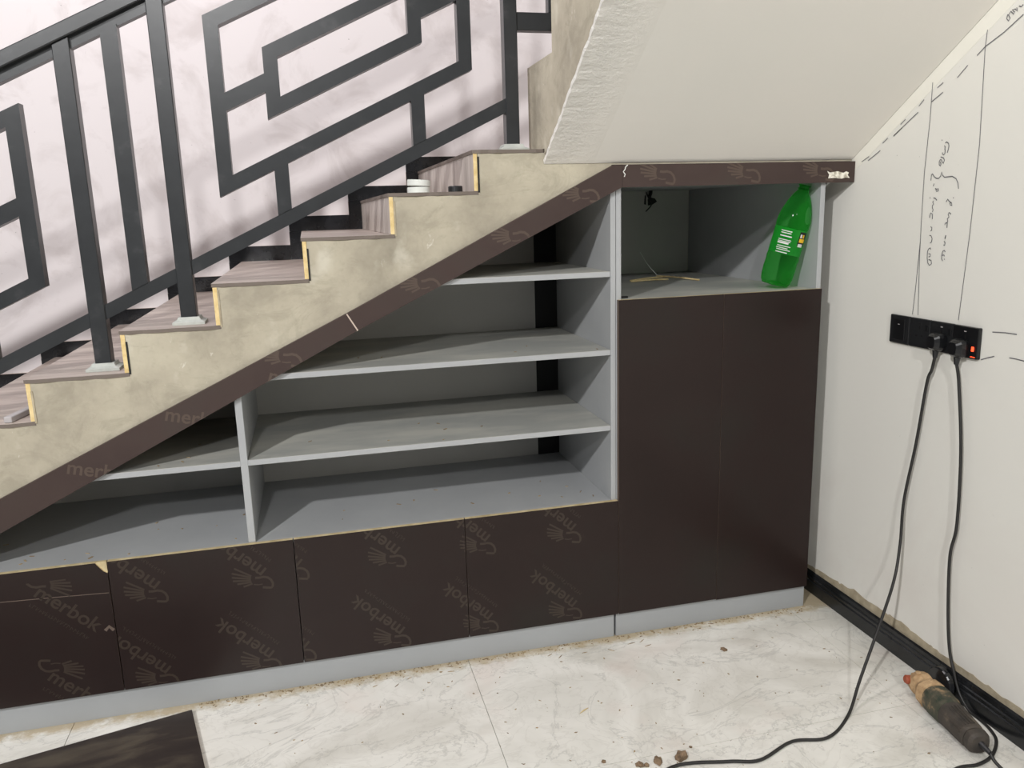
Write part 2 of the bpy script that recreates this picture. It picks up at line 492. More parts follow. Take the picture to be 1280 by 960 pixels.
# pencil strokes
HANDWRITING = [[(-0.4213,1.669),(-0.4268,1.6717),(-0.4346,1.6668),(-0.4369,1.6593),(-0.4351,1.6489),(-0.4323,1.6406)],[(-0.4192,1.6618),(-0.4225,1.6583),(-0.4217,1.652),(-0.4237,1.6476),(-0.4231,1.6392),(-0.4192,1.6352),(-0.4138,1.6388),(-0.4139,1.643)],[(-0.4079,1.6306),(-0.4201,1.6266),(-0.4238,1.62),(-0.4203,1.6116),(-0.4155,1.6151),(-0.4118,1.6218),(-0.4072,1.6232),(-0.4035,1.617),(-0.4044,1.6083),(-0.4093,1.6041),(-0.4111,1.61),(-0.4079,1.6167)],[(-0.4069,1.6791),(-0.4092,1.6772)],[(-0.376,1.5641),(-0.3762,1.5816),(-0.38,1.5836),(-0.3886,1.5745),(-0.3982,1.5692),(-0.4072,1.5693),(-0.414,1.5754),(-0.4171,1.5871),(-0.4212,1.5773),(-0.4292,1.5715),(-0.4452,1.5719),(-0.4596,1.5723),(-0.4746,1.5652),(-0.483,1.5533),(-0.487,1.5363)],[(-0.3901,1.5547),(-0.387,1.5472)],[(-0.3954,1.5403),(-0.4017,1.5379),(-0.4091,1.5388),(-0.4097,1.5333),(-0.4024,1.5314),(-0.3982,1.537)],[(-0.3768,1.5141),(-0.3791,1.5121)],[(-0.3923,1.5127),(-0.3992,1.5114),(-0.4066,1.5051)],[(-0.3932,1.5042),(-0.3903,1.5005),(-0.3943,1.4943),(-0.3898,1.4895),(-0.3904,1.4834),(-0.3945,1.4772),(-0.3918,1.471)],[(-0.3824,1.4538),(-0.3826,1.4612),(-0.3852,1.4686),(-0.3925,1.4649),(-0.3941,1.4501)],[(-0.3897,1.4277),(-0.3952,1.4241),(-0.3943,1.4166),(-0.3911,1.4146)],[(-0.3874,1.4016),(-0.3944,1.4005),(-0.3994,1.3919),(-0.3981,1.3819),(-0.3926,1.3787)],[(-0.3981,1.3594),(-0.3949,1.3643),(-0.3884,1.3603),(-0.3849,1.3538),(-0.3847,1.3463),(-0.3854,1.3337),(-0.3894,1.3187),(-0.3971,1.3115),(-0.4052,1.317),(-0.4024,1.3269),(-0.3918,1.3289)],[(-0.391,1.3364),(-0.3976,1.3393),(-0.3976,1.3456),(-0.3899,1.3465)],[(-0.4436,1.4996),(-0.4491,1.5079),(-0.4547,1.5018),(-0.4649,1.4969),(-0.4673,1.4897),(-0.4607,1.491),(-0.4586,1.4958),(-0.4631,1.4981)],[(-0.4696,1.512),(-0.4717,1.5101)],[(-0.4669,1.4646),(-0.4583,1.4695),(-0.4557,1.4635),(-0.4598,1.4562),(-0.4538,1.4514),(-0.4563,1.4442),(-0.4536,1.4393),(-0.4472,1.4381),(-0.4461,1.4332)],[(-0.4549,1.4418),(-0.4552,1.4248)],[(-0.4537,1.403),(-0.4515,1.3932)],[(-0.4527,1.4029),(-0.4505,1.3931)],[(-0.4481,1.3858),(-0.4529,1.381),(-0.4517,1.3736),(-0.447,1.3747)],[(-0.4565,1.3542),(-0.4527,1.359),(-0.4464,1.3563),(-0.4438,1.3438),(-0.4439,1.334),(-0.4489,1.3273)],[(-0.4461,1.3439),(-0.4526,1.3455),(-0.4546,1.3419)],[(-0.4545,1.334),(-0.457,1.3321)],[(-0.5132,1.8943),(-0.5395,1.9127),(-0.5988,1.9371),(-0.6561,1.9689)],[(-0.4473,1.8463),(-0.4826,1.874)],[(-0.3726,1.8298),(-0.3949,1.8412)],[(-0.3515,1.7917),(-0.3961,1.8139)],[(-0.3019,1.7867),(-0.322,1.8036)],[(-0.2272,1.7412),(-0.2478,1.7547)],[(-0.1985,1.7098),(-0.3006,1.7694)],[(-0.1491,1.691),(-0.1725,1.7053)],[(-0.6056,1.9802),(-0.6035,1.9695),(-0.6101,1.9626),(-0.6141,1.9691),(-0.6083,1.9777),(-0.6145,1.9855),(-0.6251,1.9758),(-0.6268,1.9809),(-0.6189,1.9882),(-0.6283,1.9879),(-0.6362,1.9806),(-0.6326,1.9905)],[(-0.6394,1.9926),(-0.6467,1.9891),(-0.6522,1.9933)],[(-0.0827,1.6405),(-0.1405,1.6689)],[(-0.05,1.6391),(-0.0867,1.6537)],[(-0.1986,1.7083),(-0.2338,1.73)],[(-0.6551,1.1411),(-0.6993,1.1451),(-0.7361,1.1456)],[(-0.6243,1.057),(-0.6472,1.0665),(-0.6697,1.0745)],[(-0.7198,1.0787),(-0.7418,1.0791),(-0.7707,1.0778)]]
RULED = [[(-0.3524,1.8478),(-0.3528,1.741),(-0.346,1.5904),(-0.3492,1.4351),(-0.3528,1.3377),(-0.3655,1.1547)],[(-0.3511,1.3793),(-0.3486,1.3129),(-0.3458,1.2256),(-0.341,1.1545)],[(-0.5421,1.9554),(-0.5394,1.9089),(-0.5498,1.6556),(-0.5435,1.4142),(-0.5375,1.3003),(-0.5294,1.1596)]]
bm = bmesh.new()
for st_ in HANDWRITING:
    ribbon(st_, 0.0027, lambda p: (XW - 0.0016, p[0], p[1]), bm)
link('pencil_writing', bm, 'pencil', wr)
for st_ in RULED:
    bm = bmesh.new()
    ribbon(st_, 0.0022, lambda p: (XW - 0.0016, p[0], p[1]), bm)
    link('pencil_line', bm, 'pencil', wr)

# broken plaster edge just above the skirting: bare mortar with a ragged top
rnd = random.Random(3)
top = []
y = 0.3
anchors = [(0.3, .098), (0.132, .098), (0.05, .104), (-0.117, .112), (-0.15, .124), (-0.207, .112), (-0.33, .116), (-0.402, .124), (-0.44, .112), (-0.654, .106), (-0.86, .104), (-1.2, .108), (-2.4, .104)]
def lerp_anchor(y):
    for (a, za), (b, zb) in zip(anchors, anchors[1:]):
        if b <= y <= a:
            return za + (zb - za) * (a - y) / (a - b)
    return 0.104
while y > -2.4:
    top.append((y, lerp_anchor(y) + rnd.uniform(-0.004, 0.004)))
    y -= rnd.uniform(0.008, 0.03)
link('mortar_edge', prism([(0.3, 0.0)] + top + [(-2.4, 0.0)], XW - 0.0018, XW - 0.0001, 'x'), 'mortar', wr)

# skirting tiles on the right wall
bs = struct(link('baseboard_right', box(XW - 0.006, XW - 0.0018, -2.4, 0.3, 0.0, 0.082), 'mortar'), 'moulded black skirting tiles along the right wall')
prof = [(XW - 0.006, 0.0), (XW - 0.016, 0.0), (XW - 0.016, 0.046), (XW - 0.0125, 0.050), (XW - 0.0155, 0.054), (XW - 0.0155, 0.062), (XW - 0.012, 0.066), (XW - 0.0145, 0.070), (XW - 0.0125, 0.082), (XW - 0.006, 0.087)]
for a, b in ((0.29, 0.0105), (0.0095, -0.59), (-0.591, -1.19), (-1.191, -1.79), (-1.791, -2.39)):
    link('skirting_tile', prism(prof, b, a, 'y'), 'skirt', bs)

# stepped black skirting on the stair wall
bb = struct(link('baseboard_back', box(-3.3, -3.29, YB - 0.004, YB, 0.0, 0.05), 'granite'), 'stepped black skirting tiles on the stairwell wall')
for i in range(-8, 6):
    x0, x1, z = nose_x(i), nose_x(i + 1), nose_z(i)
    if i < 5:
        o = link('skirting_tile', box(x0 - 0.068, x1 - 0.07, YB - 0.012, YB - 0.0005, z, z + 0.064), 'granite', bb, extra=['granite_edge'])
        edge_mats(o, lambda n, c: n.z > 0.5)
        o = link('skirting_tile', box(x1 - 0.069, x1 - 0.014, YB - 0.012, YB - 0.0005, z, z + RISE - 0.001), 'granite', bb, extra=['granite_edge'])
        edge_mats(o, lambda n, c: n.x < -0.5)
    else:
        o = link('skirting_tile', box(x0 - 0.068, XW - 0.02, YB - 0.012, YB - 0.0005, z, z + 0.064), 'granite', bb, extra=['granite_edge'])
        edge_mats(o, lambda n, c: n.z > 0.5)

# ------------------------------------------------------------------ lower stair flight
N0 = -8
stair = empty('concrete_staircase', (nose_x(N0), 0.6, 0))
tag(stair, 'bare concrete lower stair flight with unfinished tiled steps', 'staircase')
def stepped(cols, a, b, axis):
    """solid made of columns (u0, u1, bottom0, bottom1, top) side by side, extruded from a to b"""
    bm = bmesh.new()
    def V(u, z, t):
        return bm.verts.new((u, t, z) if axis == 'y' else (t, u, z))
    def quad(*p):
        bm.faces.new([V(*q) for q in p])
    for k, (u0, u1, b0, b1, t) in enumerate(cols):
        for w in (a, b):
            quad((u0, b0, w), (u1, b1, w), (u1, t, w), (u0, t, w))
        quad((u0, t, a), (u1, t, a), (u1, t, b), (u0, t, b))
        quad((u0, b0, a), (u1, b1, a), (u1, b1, b), (u0, b0, b))
        low = cols[k - 1][4] if k else b0
        quad((u0, low, a), (u0, t, a), (u0, t, b), (u0, low, b))
    u1, b1, t = cols[-1][1], cols[-1][3], cols[-1][4]
    quad((u1, b1, a), (u1, t, a), (u1, t, b), (u1, b1, b))
    bmesh.ops.remove_doubles(bm, verts=bm.verts, dist=1e-5)
    return bm
cols = []
for i in range(N0, 6):
    x0, x1, t = nose_x(i), nose_x(i + 1), nose_z(i) - 0.011
    if i == 5:
        x1 = 0.962
    cols.append((x0, x1, max(under(x0), 0.0), max(under(x1), 0.0), t))
cols.append((0.962, XW - 0.002, 1.645, 1.645, nose_z(5) - 0.011))
bm = stepped(cols, 0.002, YB - 0.001, 'y')
link('concrete_body', bm, 'concrete', stair)
rnd = random.Random(11)
for i in range(N0, 6):
    x, z = nose_x(i), nose_z(i)
    # tread tile, its front edge a bit uneven where it meets the concrete
    x_end = nose_x(i + 1) - 0.001 if i < 5 else 0.738
    pts = [(x - 0.016, YB - 0.013), (x - 0.016, 0.004)]
    k = 9
    for q in range(1, k):
        pts.append((x - 0.016 + (x_end - x + 0.016) * q / k, -0.001 + rnd.uniform(-0.003, 0.003)))
    pts += [(x_end, 0.002), (x_end, YB - 0.013)]
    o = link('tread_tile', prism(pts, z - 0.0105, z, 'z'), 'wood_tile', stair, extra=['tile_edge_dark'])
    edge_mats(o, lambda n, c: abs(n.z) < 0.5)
    if i > N0:
        zb = nose_z(i - 1)
        o = link('riser_tile', box(x - 0.013, x - 0.001, 0.001 + rnd.uniform(0, 0.004), YB - 0.013, zb + 0.0008, z - 0.0112), 'wood_tile_v', stair, extra=['tile_edge'])
        edge_mats(o, lambda n, c: n.y < -0.5)
        # thin mortar shadow gap between tile and concrete is the dark joint strip
        link('joint', box(x - 0.0012, x + 0.004, -0.0005, 0.0025, zb - 0.004, z - 0.014 - rnd.uniform(0, 0.03)), 'black' if i % 2 else 'mortar', stair)
o = link('landing_tile', box(0.7385, XW - 0.014, 0.19, YB - 0.013, nose_z(5) - 0.0105, nose_z(5)), 'wood_tile', stair)

# ------------------------------------------------------------------ upper stair flight
up = empty('concrete_staircase', (1.29, 0.175, 1.695))
tag(up, 'upper stair flight with white plastered soffit above the tall cabinet', 'staircase')
cols = [(0.175, -0.0008, 1.6965, 1.6965, 1.96), (-0.0008, -0.097, 1.680, sof(-0.097) + 0.012, 1.96)]
yy, zz = -0.097, 1.96
for k in range(6):
    zz += 0.163
    cols.append((yy, yy - 0.262, sof(yy) + 0.012, sof(yy - 0.262) + 0.012, zz))
    yy -= 0.262
bm = stepped(cols, 0.74, XW - 0.002, 'x')
link('concrete_body', bm, 'concrete', up)
# plaster soffit with a ragged, thick left edge
bm = bmesh.new()
rnd = random.Random(5)
n = 150
A_, B_, C_, D_ = [], [], [], []
for k in range(n + 1):
    y = -0.0008 + (yy + 0.0008) * k / n
    e = 0.7365 + noise.noise((y * 30, 0, 3)) * 0.006 + noise.noise((y * 90, 1, 3)) * 0.003
    t = noise.noise((y * 40, 7, 1)) * 0.003
    A_.append(bm.verts.new((e, y, sof(y) + 0.0115)))
    B_.append(bm.verts.new((e + 0.002, y, sof(y) + t)))
    C_.append(bm.verts.new((0.80, y, sof(y) + t * 0.1)))
    D_.append(bm.verts.new((XW - 0.002, y, sof(y))))
for k in range(n):
    for p, q in ((A_, B_), (B_, C_), (C_, D_)):
        bm.faces.new((p[k], p[k + 1], q[k + 1], q[k]))
link('plaster_soffit', bm, 'soffit', up)

# ------------------------------------------------------------------ railing
SL = 0.473
rail = empty('stair_railing', (-0.6, 0.1, 1.09))
tag(rail, 'dark grey metal stair railing with nested parallelogram pattern', 'railing')
YF, YK = 0.08, 0.12
def slope_bar(name, x0, x1, zb, t=0.044, y0=YF, y1=YK):
    """bar rising with the stairs; zb = underside height at x0"""
    dz = SL * (x1 - x0)
    bm = prism([(x0, zb), (x1, zb + dz), (x1, zb + dz + t), (x0, zb + t)], y0, y1)
    return link(name, bm, 'rail', rail)
def upright(name, x0, x1, zb, zt, y0=YF, y1=YK, cut=True):
    d = SL * (x1 - x0) if cut else 0
    bm = prism([(x0, zb), (x1, zb + d), (x1, zt + d), (x0, zt)], y0, y1)
    return link(name, bm, 'rail', rail)
def hand_z(x): return 1.928 + 0.487 * (x + 0.758)       # underside of the handrail tube
def low_z(x): return 1.093 + SL * (x + 0.879)            # underside of the bottom rail
SLH = 0.487
for xa, xb in ((-2.30, 0.66),):
    dz = SLH * (xb - xa)
    bm = prism([(xa, hand_z(xa)), (xb, hand_z(xb)), (xb, hand_z(xb) + 0.042), (xa, hand_z(xa) + 0.042)], 0.068, 0.135)
    link('handrail', bevel(bm, 0.003), 'rail', rail)
    bm = prism([(xa, hand_z(xa) - 0.031), (xb, hand_z(xb) - 0.031), (xb, hand_z(xb) - 0.0002), (xa, hand_z(xa) - 0.0002)], 0.088, 0.115)
    link('handrail_strip', bm, 'rail', rail)
slope_bar('bottom_rail', -2.30, 0.645, low_z(-2.30), 0.043, 0.083, 0.117)
def pattern(dx, dz):
    slope_bar('frame_bar', -0.235 + dx, 0.537 + dx, 1.573 + dz)
    slope_bar('frame_bar', -0.235 + dx, 0.537 + dx, 2.030 + dz)
    upright('frame_bar', -0.235 + dx, -0.194 + dx, 1.573 + 0.044 + dz, 2.030 + dz)
    upright('frame_bar', 0.496 + dx, 0.537 + dx, 1.573 + SL * 0.731 + 0.044 + dz, 2.030 + SL * 0.731 + dz)
    slope_bar('inner_bar', -0.080 + dx, 0.386 + dx, 1.794 + dz)
    slope_bar('inner_bar', -0.080 + dx, 0.386 + dx, 1.948 + dz)
    upright('inner_bar', -0.080 + dx, -0.039 + dx, 1.838 + dz, 1.948 + dz)
    upright('inner_bar', 0.345 + dx, 0.386 + dx, 1.794 + SL * 0.425 + 0.044 + dz, 1.948 + SL * 0.425 + dz)
    slope_bar('link_bar', -0.194 + dx, -0.080 + dx, 1.817 + dz, 0.05)
    slope_bar('link_bar', 0.386 + dx, 0.496 + dx, 2.084 + dz, 0.05)
    for xs_ in (-0.074, 0.344):
        zb = low_z(xs_ + dx) + 0.043
        upright('stub_bar', xs_ + dx, xs_ + 0.041 + dx, zb, 1.573 + dz + SL * (xs_ + 0.235))
        upright('stub_bar', xs_ + dx, xs_ + 0.041 + dx, 2.074 + dz + SL * (xs_ + 0.235), hand_z(xs_ + dx) - 0.024)
pattern(0, 0)
pattern(-1.27, -0.602)
plates = []
for xp, step in ((-0.631, 0), (-0.380, 1), (0.641, 5), (-1.901, -5), (-1.650, -4)):
    w = 0.045 if xp < 0.6 else 0.042
    zt = nose_z(step)
    d = hand_z(xp) - 0.024 - SL * w * 0
    bm = prism([(xp, zt + 0.02), (xp + w, zt + 0.02), (xp + w, hand_z(xp + w) - 0.0005), (xp, hand_z(xp) - 0.0005)], 0.077, 0.123)
    link('post', bevel(bm, 0.002), 'rail', rail)
    cx = xp + w / 2
    bm = bmesh.new()
    prev = None
    for hw, z in ((0.046, zt + 0.0003), (0.046, zt + 0.008), (0.034, zt + 0.013), (0.030, zt + 0.022)):
        ring = [bm.verts.new((cx + sx * hw, 0.10 + sy * hw * 0.95, z)) for sx, sy in ((-1, -1), (1, -1), (1, 1), (-1, 1))]
        if prev:
            for q in range(4):
                bm.faces.new((prev[q], prev[(q + 1) % 4], ring[(q + 1) % 4], ring[q]))
        else:
            bm.faces.new(ring[::-1])
        prev = ring
    bm.faces.new(prev)
    link('base_cover', bm, 'plate', rail)
for xb in (-0.506, -1.776):
    upright('baluster', xb, xb + 0.045, low_z(xb) + 0.043, hand_z(xb) - 0.025)
link('landing_rail', bevel(box(0.683, 0.845, 0.083, 0.118, 2.056, 2.109), 0.002), 'rail', rail)
link('landing_upright', bevel(box(0.787, 0.832, 0.083, 0.118, 2.1095, 2.9), 0.002), 'rail', rail)

# ------------------------------------------------------------------ printed film motifs (bird emblem, word and small line)
def text_polys(s, size):
    cu = bpy.data.curves.new('t', 'FONT')
    cu.body = s
    cu.size = size
    cu.resolution_u = 3
    cu.offset = 0.0009
    ob = bpy.data.objects.new('t', cu)
    COL.objects.link(ob)
    dg = bpy.context.evaluated_depsgraph_get()
    me = bpy.data.meshes.new_from_object(ob.evaluated_get(dg))
    vs_ = [(v.co.x, v.co.y) for v in me.vertices]
    fs_ = [tuple(p.vertices) for p in me.polygons]
    bpy.data.objects.remove(ob)
    bpy.data.curves.remove(cu)
    bpy.data.meshes.remove(me)
    return vs_, fs_
WORD = text_polys('merbok', 0.062)
WORD_W = max(v[0] for v in WORD[0])

def quad_stroke(pts, w, out):
    V = [Vector(p) for p in pts]
    prev = None
    for i, p in enumerate(V):
        d = (V[min(i + 1, len(V) - 1)] - V[max(i - 1, 0)]).normalized()
        nn = Vector((-d.y, d.x)) * w / 2
        cur = (p + nn, p - nn)
        if prev:
            out.append([prev[0], cur[0], cur[1], prev[1]])
        prev = cur
    return out
EMBLEM = []
Z = 1 / 4530
def zp(x, y):
    return ((x - 470) * Z, -((y - 620) + 0.11 * (x - 470)) * Z)
for a, b in (((236, 452), (455, 572)), ((198, 526), (450, 592)), ((194, 588), (446, 616)), ((203, 642), (446, 640)), ((258, 690), (452, 664)), ((338, 732), (462, 688))):
    quad_stroke([zp(*a), zp(*b)], 0.0058, EMBLEM)
quad_stroke([zp(*p) for p in ((505, 600), (560, 600), (620, 588), (675, 598), (718, 636), (738, 690), (732, 735), (712, 757), (650, 754), (596, 748))], 0.0075, EMBLEM)
quad_stroke([zp(*p) for p in ((478, 700), (540, 708), (598, 698))], 0.0035, EMBLEM)

def motif(cx, cz, turn, what, out):
    """collect polygons (lists of 2-D points) of one printed motif; turn in degrees"""
    ct, st_ = math.cos(math.radians(turn)), math.sin(math.radians(turn))
    def place(p):
        return Vector((cx + p[0] * ct - p[1] * st_, cz + p[0] * st_ + p[1] * ct))
    if 'e' in what:
        for q in EMBLEM:
            out.append([place(p) for p in q])
    if 'w' in what or 's' in what:
        a = math.radians(137)
        ca, sa = math.cos(a), math.sin(a)
        ox, oz = 0.047, 0.027
        sx = 0.212 / WORD_W
        if 'w' in what:
            for f in WORD[1]:
                out.append([place((ox + WORD[0][i][0] * sx * ca - WORD[0][i][1] * sa, oz + WORD[0][i][0] * sx * sa + WORD[0][i][1] * ca)) for i in f])
        if 's' in what:     # the small line under the word: letters too worn to read
            r = random.Random(int(cx * 1000) + 17)
            u = 0.012
            while u < 0.2:
                w = r.uniform(0.005, 0.009)
                hgt = r.uniform(0.009, 0.013)
                for st2 in ([(u, -0.034), (u, -0.034 + hgt)], [(u, -0.034 + hgt * r.choice((0.0, 0.5, 1.0))), (u + w * 0.8, -0.034 + hgt * r.choice((0.0, 0.5, 1.0)))]):
                    qs = quad_stroke([(ox + p[0] * ca - p[1] * sa, oz + p[0] * sa + p[1] * ca) for p in st2], 0.0016, [])
                    for q in qs:
                        out.append([place(p) for p in q])
                u += w + 0.003

def clip_poly(poly, region):
    """Sutherland-Hodgman against a convex counter-clockwise region"""
    out = list(poly)
    n = len(region)
    for i in range(n):
        a, b = Vector(region[i]), Vector(region[(i + 1) % n])
        e = b - a
        inside = lambda p: e.x * (p.y - a.y) - e.y * (p.x - a.x) >= 0
        src, out = out, []
        for k, p in enumerate(src):
            q = src[k - 1]
            ip, iq = inside(p), inside(q)
            if ip != iq:
                d1 = e.x * (q.y - a.y) - e.y * (q.x - a.x)
                d2 = e.x * (p.y - a.y) - e.y * (p.x - a.x)
                out.append(q + (p - q) * (d1 / (d1 - d2)))
            if ip:
                out.append(p)
        if len(out) < 3:
            return []
    return out

def print_mesh(motifs, region, y, mat, parent):
    """every emblem, word and small line is a printed piece of its own on the board"""
    for cx, cz, turn, what in motifs:
        for kind, name in (('e', 'bird_emblem'), ('w', 'printed_word'), ('s', 'small_print')):
            if kind not in what:
                continue
            polys = []
            motif(cx, cz, turn, kind, polys)
            bm = bmesh.new()
            for p in polys:
                c = clip_poly(p, region)
                if len(c) >= 3:
                    bm.faces.new([bm.verts.new((v.x, y, v.y)) for v in c])
            if not bm.faces:
                bm.free()
                continue
            o = link(name, bm, mat, parent)
            for p in o.data.polygons:
                if p.normal.y > 0:
                    p.flip()

# ------------------------------------------------------------------ low cabinets
ZD0, ZD1 = 0.094, 0.520
seams = [-0.652, -0.112, 0.4365, 0.978]
door_edges = [(-1.160, -0.652), (-0.652, -0.112), (-0.112, 0.4365), (0.4365, 0.978)]
labels = ['low dark brown cabinet with a chipped top corner and a long scratch',
          'low dark brown cabinet with bird print, right of the chipped cabinet',
          'low dark brown cabinet with bird print, second left of the tall cabinet',
          'low dark brown cabinet with bird print, directly left of the tall cabinet']
def door_prints(k):
    if k == 0:
        return [(-0.815, 0.470, 180, 'ews'), (-0.815, 0.196, 180, 'ews')]
    xs_ = {1: (-0.555, -0.244), 2: (-0.133, 0.176, 0.477), 3: (0.477, 0.779)}[k]
    zz_ = {1: 0.405, 2: 0.419, 3: 0.423}[k]
    return [(x, zz_, 0, 'ews') for x in xs_] + [(x, zz_ - 0.285, 0, 'ews') for x in xs_]
for k, (a, b) in enumerate(door_edges):
    cab = empty('low_cabinet', ((a + b) / 2, 0.28, 0))
    tag(cab, labels[k], 'cabinet', 'low cabinets under the shelves')
    link('body', box(a + 0.001, b - 0.001 if k < 3 else 0.974, 0.0005, 0.55, ZD0 + 0.002, 0.501), 'grey_board', cab)
    if k == 0:
        poly = [(a + 0.0015, ZD0), (b - 0.0015, ZD0), (b - 0.0015, 0.484), (b - 0.012, 0.492), (b - 0.022, 0.505), (b - 0.032, ZD1), (a + 0.0015, ZD1)]
        d = link('door', prism(poly, -0.017, -0.0005), 'film', cab, extra=['ply_edge'])
        door_edges_mat(d)
        chip = [(b - 0.0015, 0.484), (b - 0.0015, ZD1), (b - 0.032, ZD1), (b - 0.022, 0.505), (b - 0.012, 0.492)]
        link('chipped_corner', prism(chip, -0.012, -0.0005), 'ply_edge', d)
        bm = bmesh.new()
        ribbon([(a + 0.02, 0.440), (-0.95, 0.434), (-0.8, 0.428), (b - 0.005, 0.421)], 0.0024, lambda p: (p[0], -0.0174, p[1]), bm)
        link('scratch', bm, 'scratch', d)
        bm = bmesh.new()
        ribbon([(b - 0.03, 0.30), (b - 0.018, 0.312), (b - 0.006, 0.298)], 0.010, lambda p: (p[0], -0.0174, p[1]), bm)
        link('glue_smear', bm, 'scratch', d)
    else:
        d = link('door', box(a + 0.0015, b - 0.0015, -0.017, -0.0005, ZD0, ZD1), 'film', cab, extra=['ply_edge'])
        door_edges_mat(d)
        d['label'] = 'dark brown film-faced plywood door'
    print_mesh(door_prints(k), [(a + 0.002, ZD0), (b - 0.002, ZD0), (b - 0.002, ZD1 if k else 0.482), (a + 0.002, ZD1 if k else 0.482)], -0.0174, 'film_print', d)
# the run ends in a wedge door below the stairs, left of the picture
cab = empty('low_cabinet', (-1.45, 0.28, 0))
tag(cab, 'wedge shaped dark cabinet at the low end of the stairs', 'cabinet', 'low cabinets under the shelves')
poly = [(-1.98, ZD0), (-1.1615, ZD0), (-1.1615, 0.516), (-1.98, 0.109)]
link('body', prism([(-1.95, ZD0 + 0.002), (-1.163, ZD0 + 0.002), (-1.163, 0.485), (-1.95, 0.108)], 0.0005, 0.55), 'grey_board', cab)
d = link('door', prism(poly, -0.017, -0.0005), 'film', cab)
print_mesh([(-1.35, 0.30, 180, 'ews')], poly, -0.0174, 'film_print', d)

kick = link('kickboard', box(-1.95, 0.9665, 0.0, 0.018, 0.0003, 0.0935), 'kick')
tag(kick, 'long blue grey kickboard below the low cabinets', 'kickboard')

# ------------------------------------------------------------------ open shelf unit
su = empty('open_shelf_unit', (0.3, 0.3, 0.502))
tag(su, 'grey open shelves stepping down under the sloping stairs', 'shelf unit')
DEP = 0.60
def shelf_left(z): return 0.96 + (z - 1.634) / 0.4825 + 0.006
link('base_board', box(shelf_left(0.52), 0.9565, 0.0, DEP, 0.5015, 0.520), 'grey_board', su)
DX0, DX1 = -0.2465, -0.225
def board(x0, x1, z, t=0.018, name='shelf', mat='dusty_board'):
    xl0 = max(x0, shelf_left(z)) if x0 < DX0 else x0
    o = link(name, bevel(box(xl0, x1, 0.0, DEP, z - t, z), 0.001), mat, su, extra=['grey_board'])
    edge_mats(o, lambda n, c: n.z < 0.5)
    return o
board(-2, DX0, 0.786)
board(DX1, 0.9565, 0.787)
board(shelf_left(1.048), 0.9565, 1.048)
board(shelf_left(1.308), 0.9565, 1.308)
link('divider', bevel(prism([(DX0, 0.5205), (DX1, 0.5205), (DX1, under(DX1) - 0.003), (DX0, under(DX0) - 0.003)], 0.0, DEP), 0.001), 'grey_board', su)
link('side_panel', bevel(box(0.9575, 0.9752, 0.0, DEP, 0.5018, 1.63), 0.001), 'grey_board', su)
xa = shelf_left(0.5205)
link('back_panel', prism([(xa + 0.02, 0.505), (0.8665, 0.505), (0.8665, under(0.8665) - 0.004), (xa + 0.02, under(xa + 0.02) - 0.004)], DEP + 0.001, DEP + 0.013), 'back_board', su)
link('black_back_strip', prism([(0.867, 0.505), (0.9752, 0.505), (0.9752, under(0.95) - 0.004), (0.867, under(0.867) - 0.004)], DEP + 0.001, DEP + 0.006), 'black', su)
bm = bmesh.new()
rnd = random.Random(21)
for k in range(46):        # crumbs and shavings lying on the boards
    z = rnd.choice((0.5202, 0.5202, 0.5202, 0.7872, 1.0482))
    x = rnd.uniform(shelf_left(z) + 0.3, 0.93)
    if DX0 - 0.02 < x < DX1 + 0.02:
        continue
    y = rnd.uniform(0.01, 0.3)
    a = rnd.uniform(0, 3.1)
    l, w = rnd.uniform(0.002, 0.009), rnd.uniform(0.001, 0.003)
    prism([(x + l * math.cos(a) * sx - w * math.sin(a) * sy, y + l * math.sin(a) * sx + w * math.cos(a) * sy) for sx, sy in ((-1, -1), (1, -1), (1, 1), (-1, 1))], z, z + 0.0015, 'z', bm)
o = link('crumbs', bm, 'chips')
o['kind'] = 'stuff'
tag(o, 'tiny dark crumbs scattered on the grey shelves', 'debris')

# ------------------------------------------------------------------ tall cabinet with open niche
tc = empty('tall_cabinet', (1.36, 0.5, 0))
tag(tc, 'tall dark brown two-door cabinet with an open niche on top', 'cabinet')
ND = 1.0
link('side_panel', bevel(box(0.9768, 0.9945, 0.0, ND, 0.096, 1.60), 0.001), 'grey_board', tc)
link('side_panel', bevel(box(1.7245, 1.7425, 0.0, ND, 0.096, 1.60), 0.001), 'grey_board', tc)
o = link('niche_floor', bevel(box(0.995, 1.724, 0.0, ND, 1.194, 1.212), 0.001), 'dusty_board', tc)
bp = link('back_panel', box(0.995, 1.724, ND + 0.0005, ND + 0.012, 0.1, 1.60), 'back_board', tc)
link('niche_ceiling', box(0.995, 1.724, 0.0, ND, 1.582, 1.60), 'grey_board', tc)
link('bottom_board', box(0.995, 1.724, 0.0, ND, 0.096, 0.114), 'grey_board', tc)
dA = link('door', box(0.9795, 1.3588, -0.017, -0.0005, 0.093, 1.214), 'film', tc, extra=['ply_edge'])
dB = link('door', box(1.3612, 1.7365, -0.017, -0.0005, 0.090, 1.214), 'film', tc, extra=['ply_edge'])
for d in (dA, dB):
    door_edges_mat(d)
link('kickboard', box(0.9745, 1.7375, 0.0, 0.018, 0.0003, 0.092), 'kick', tc)
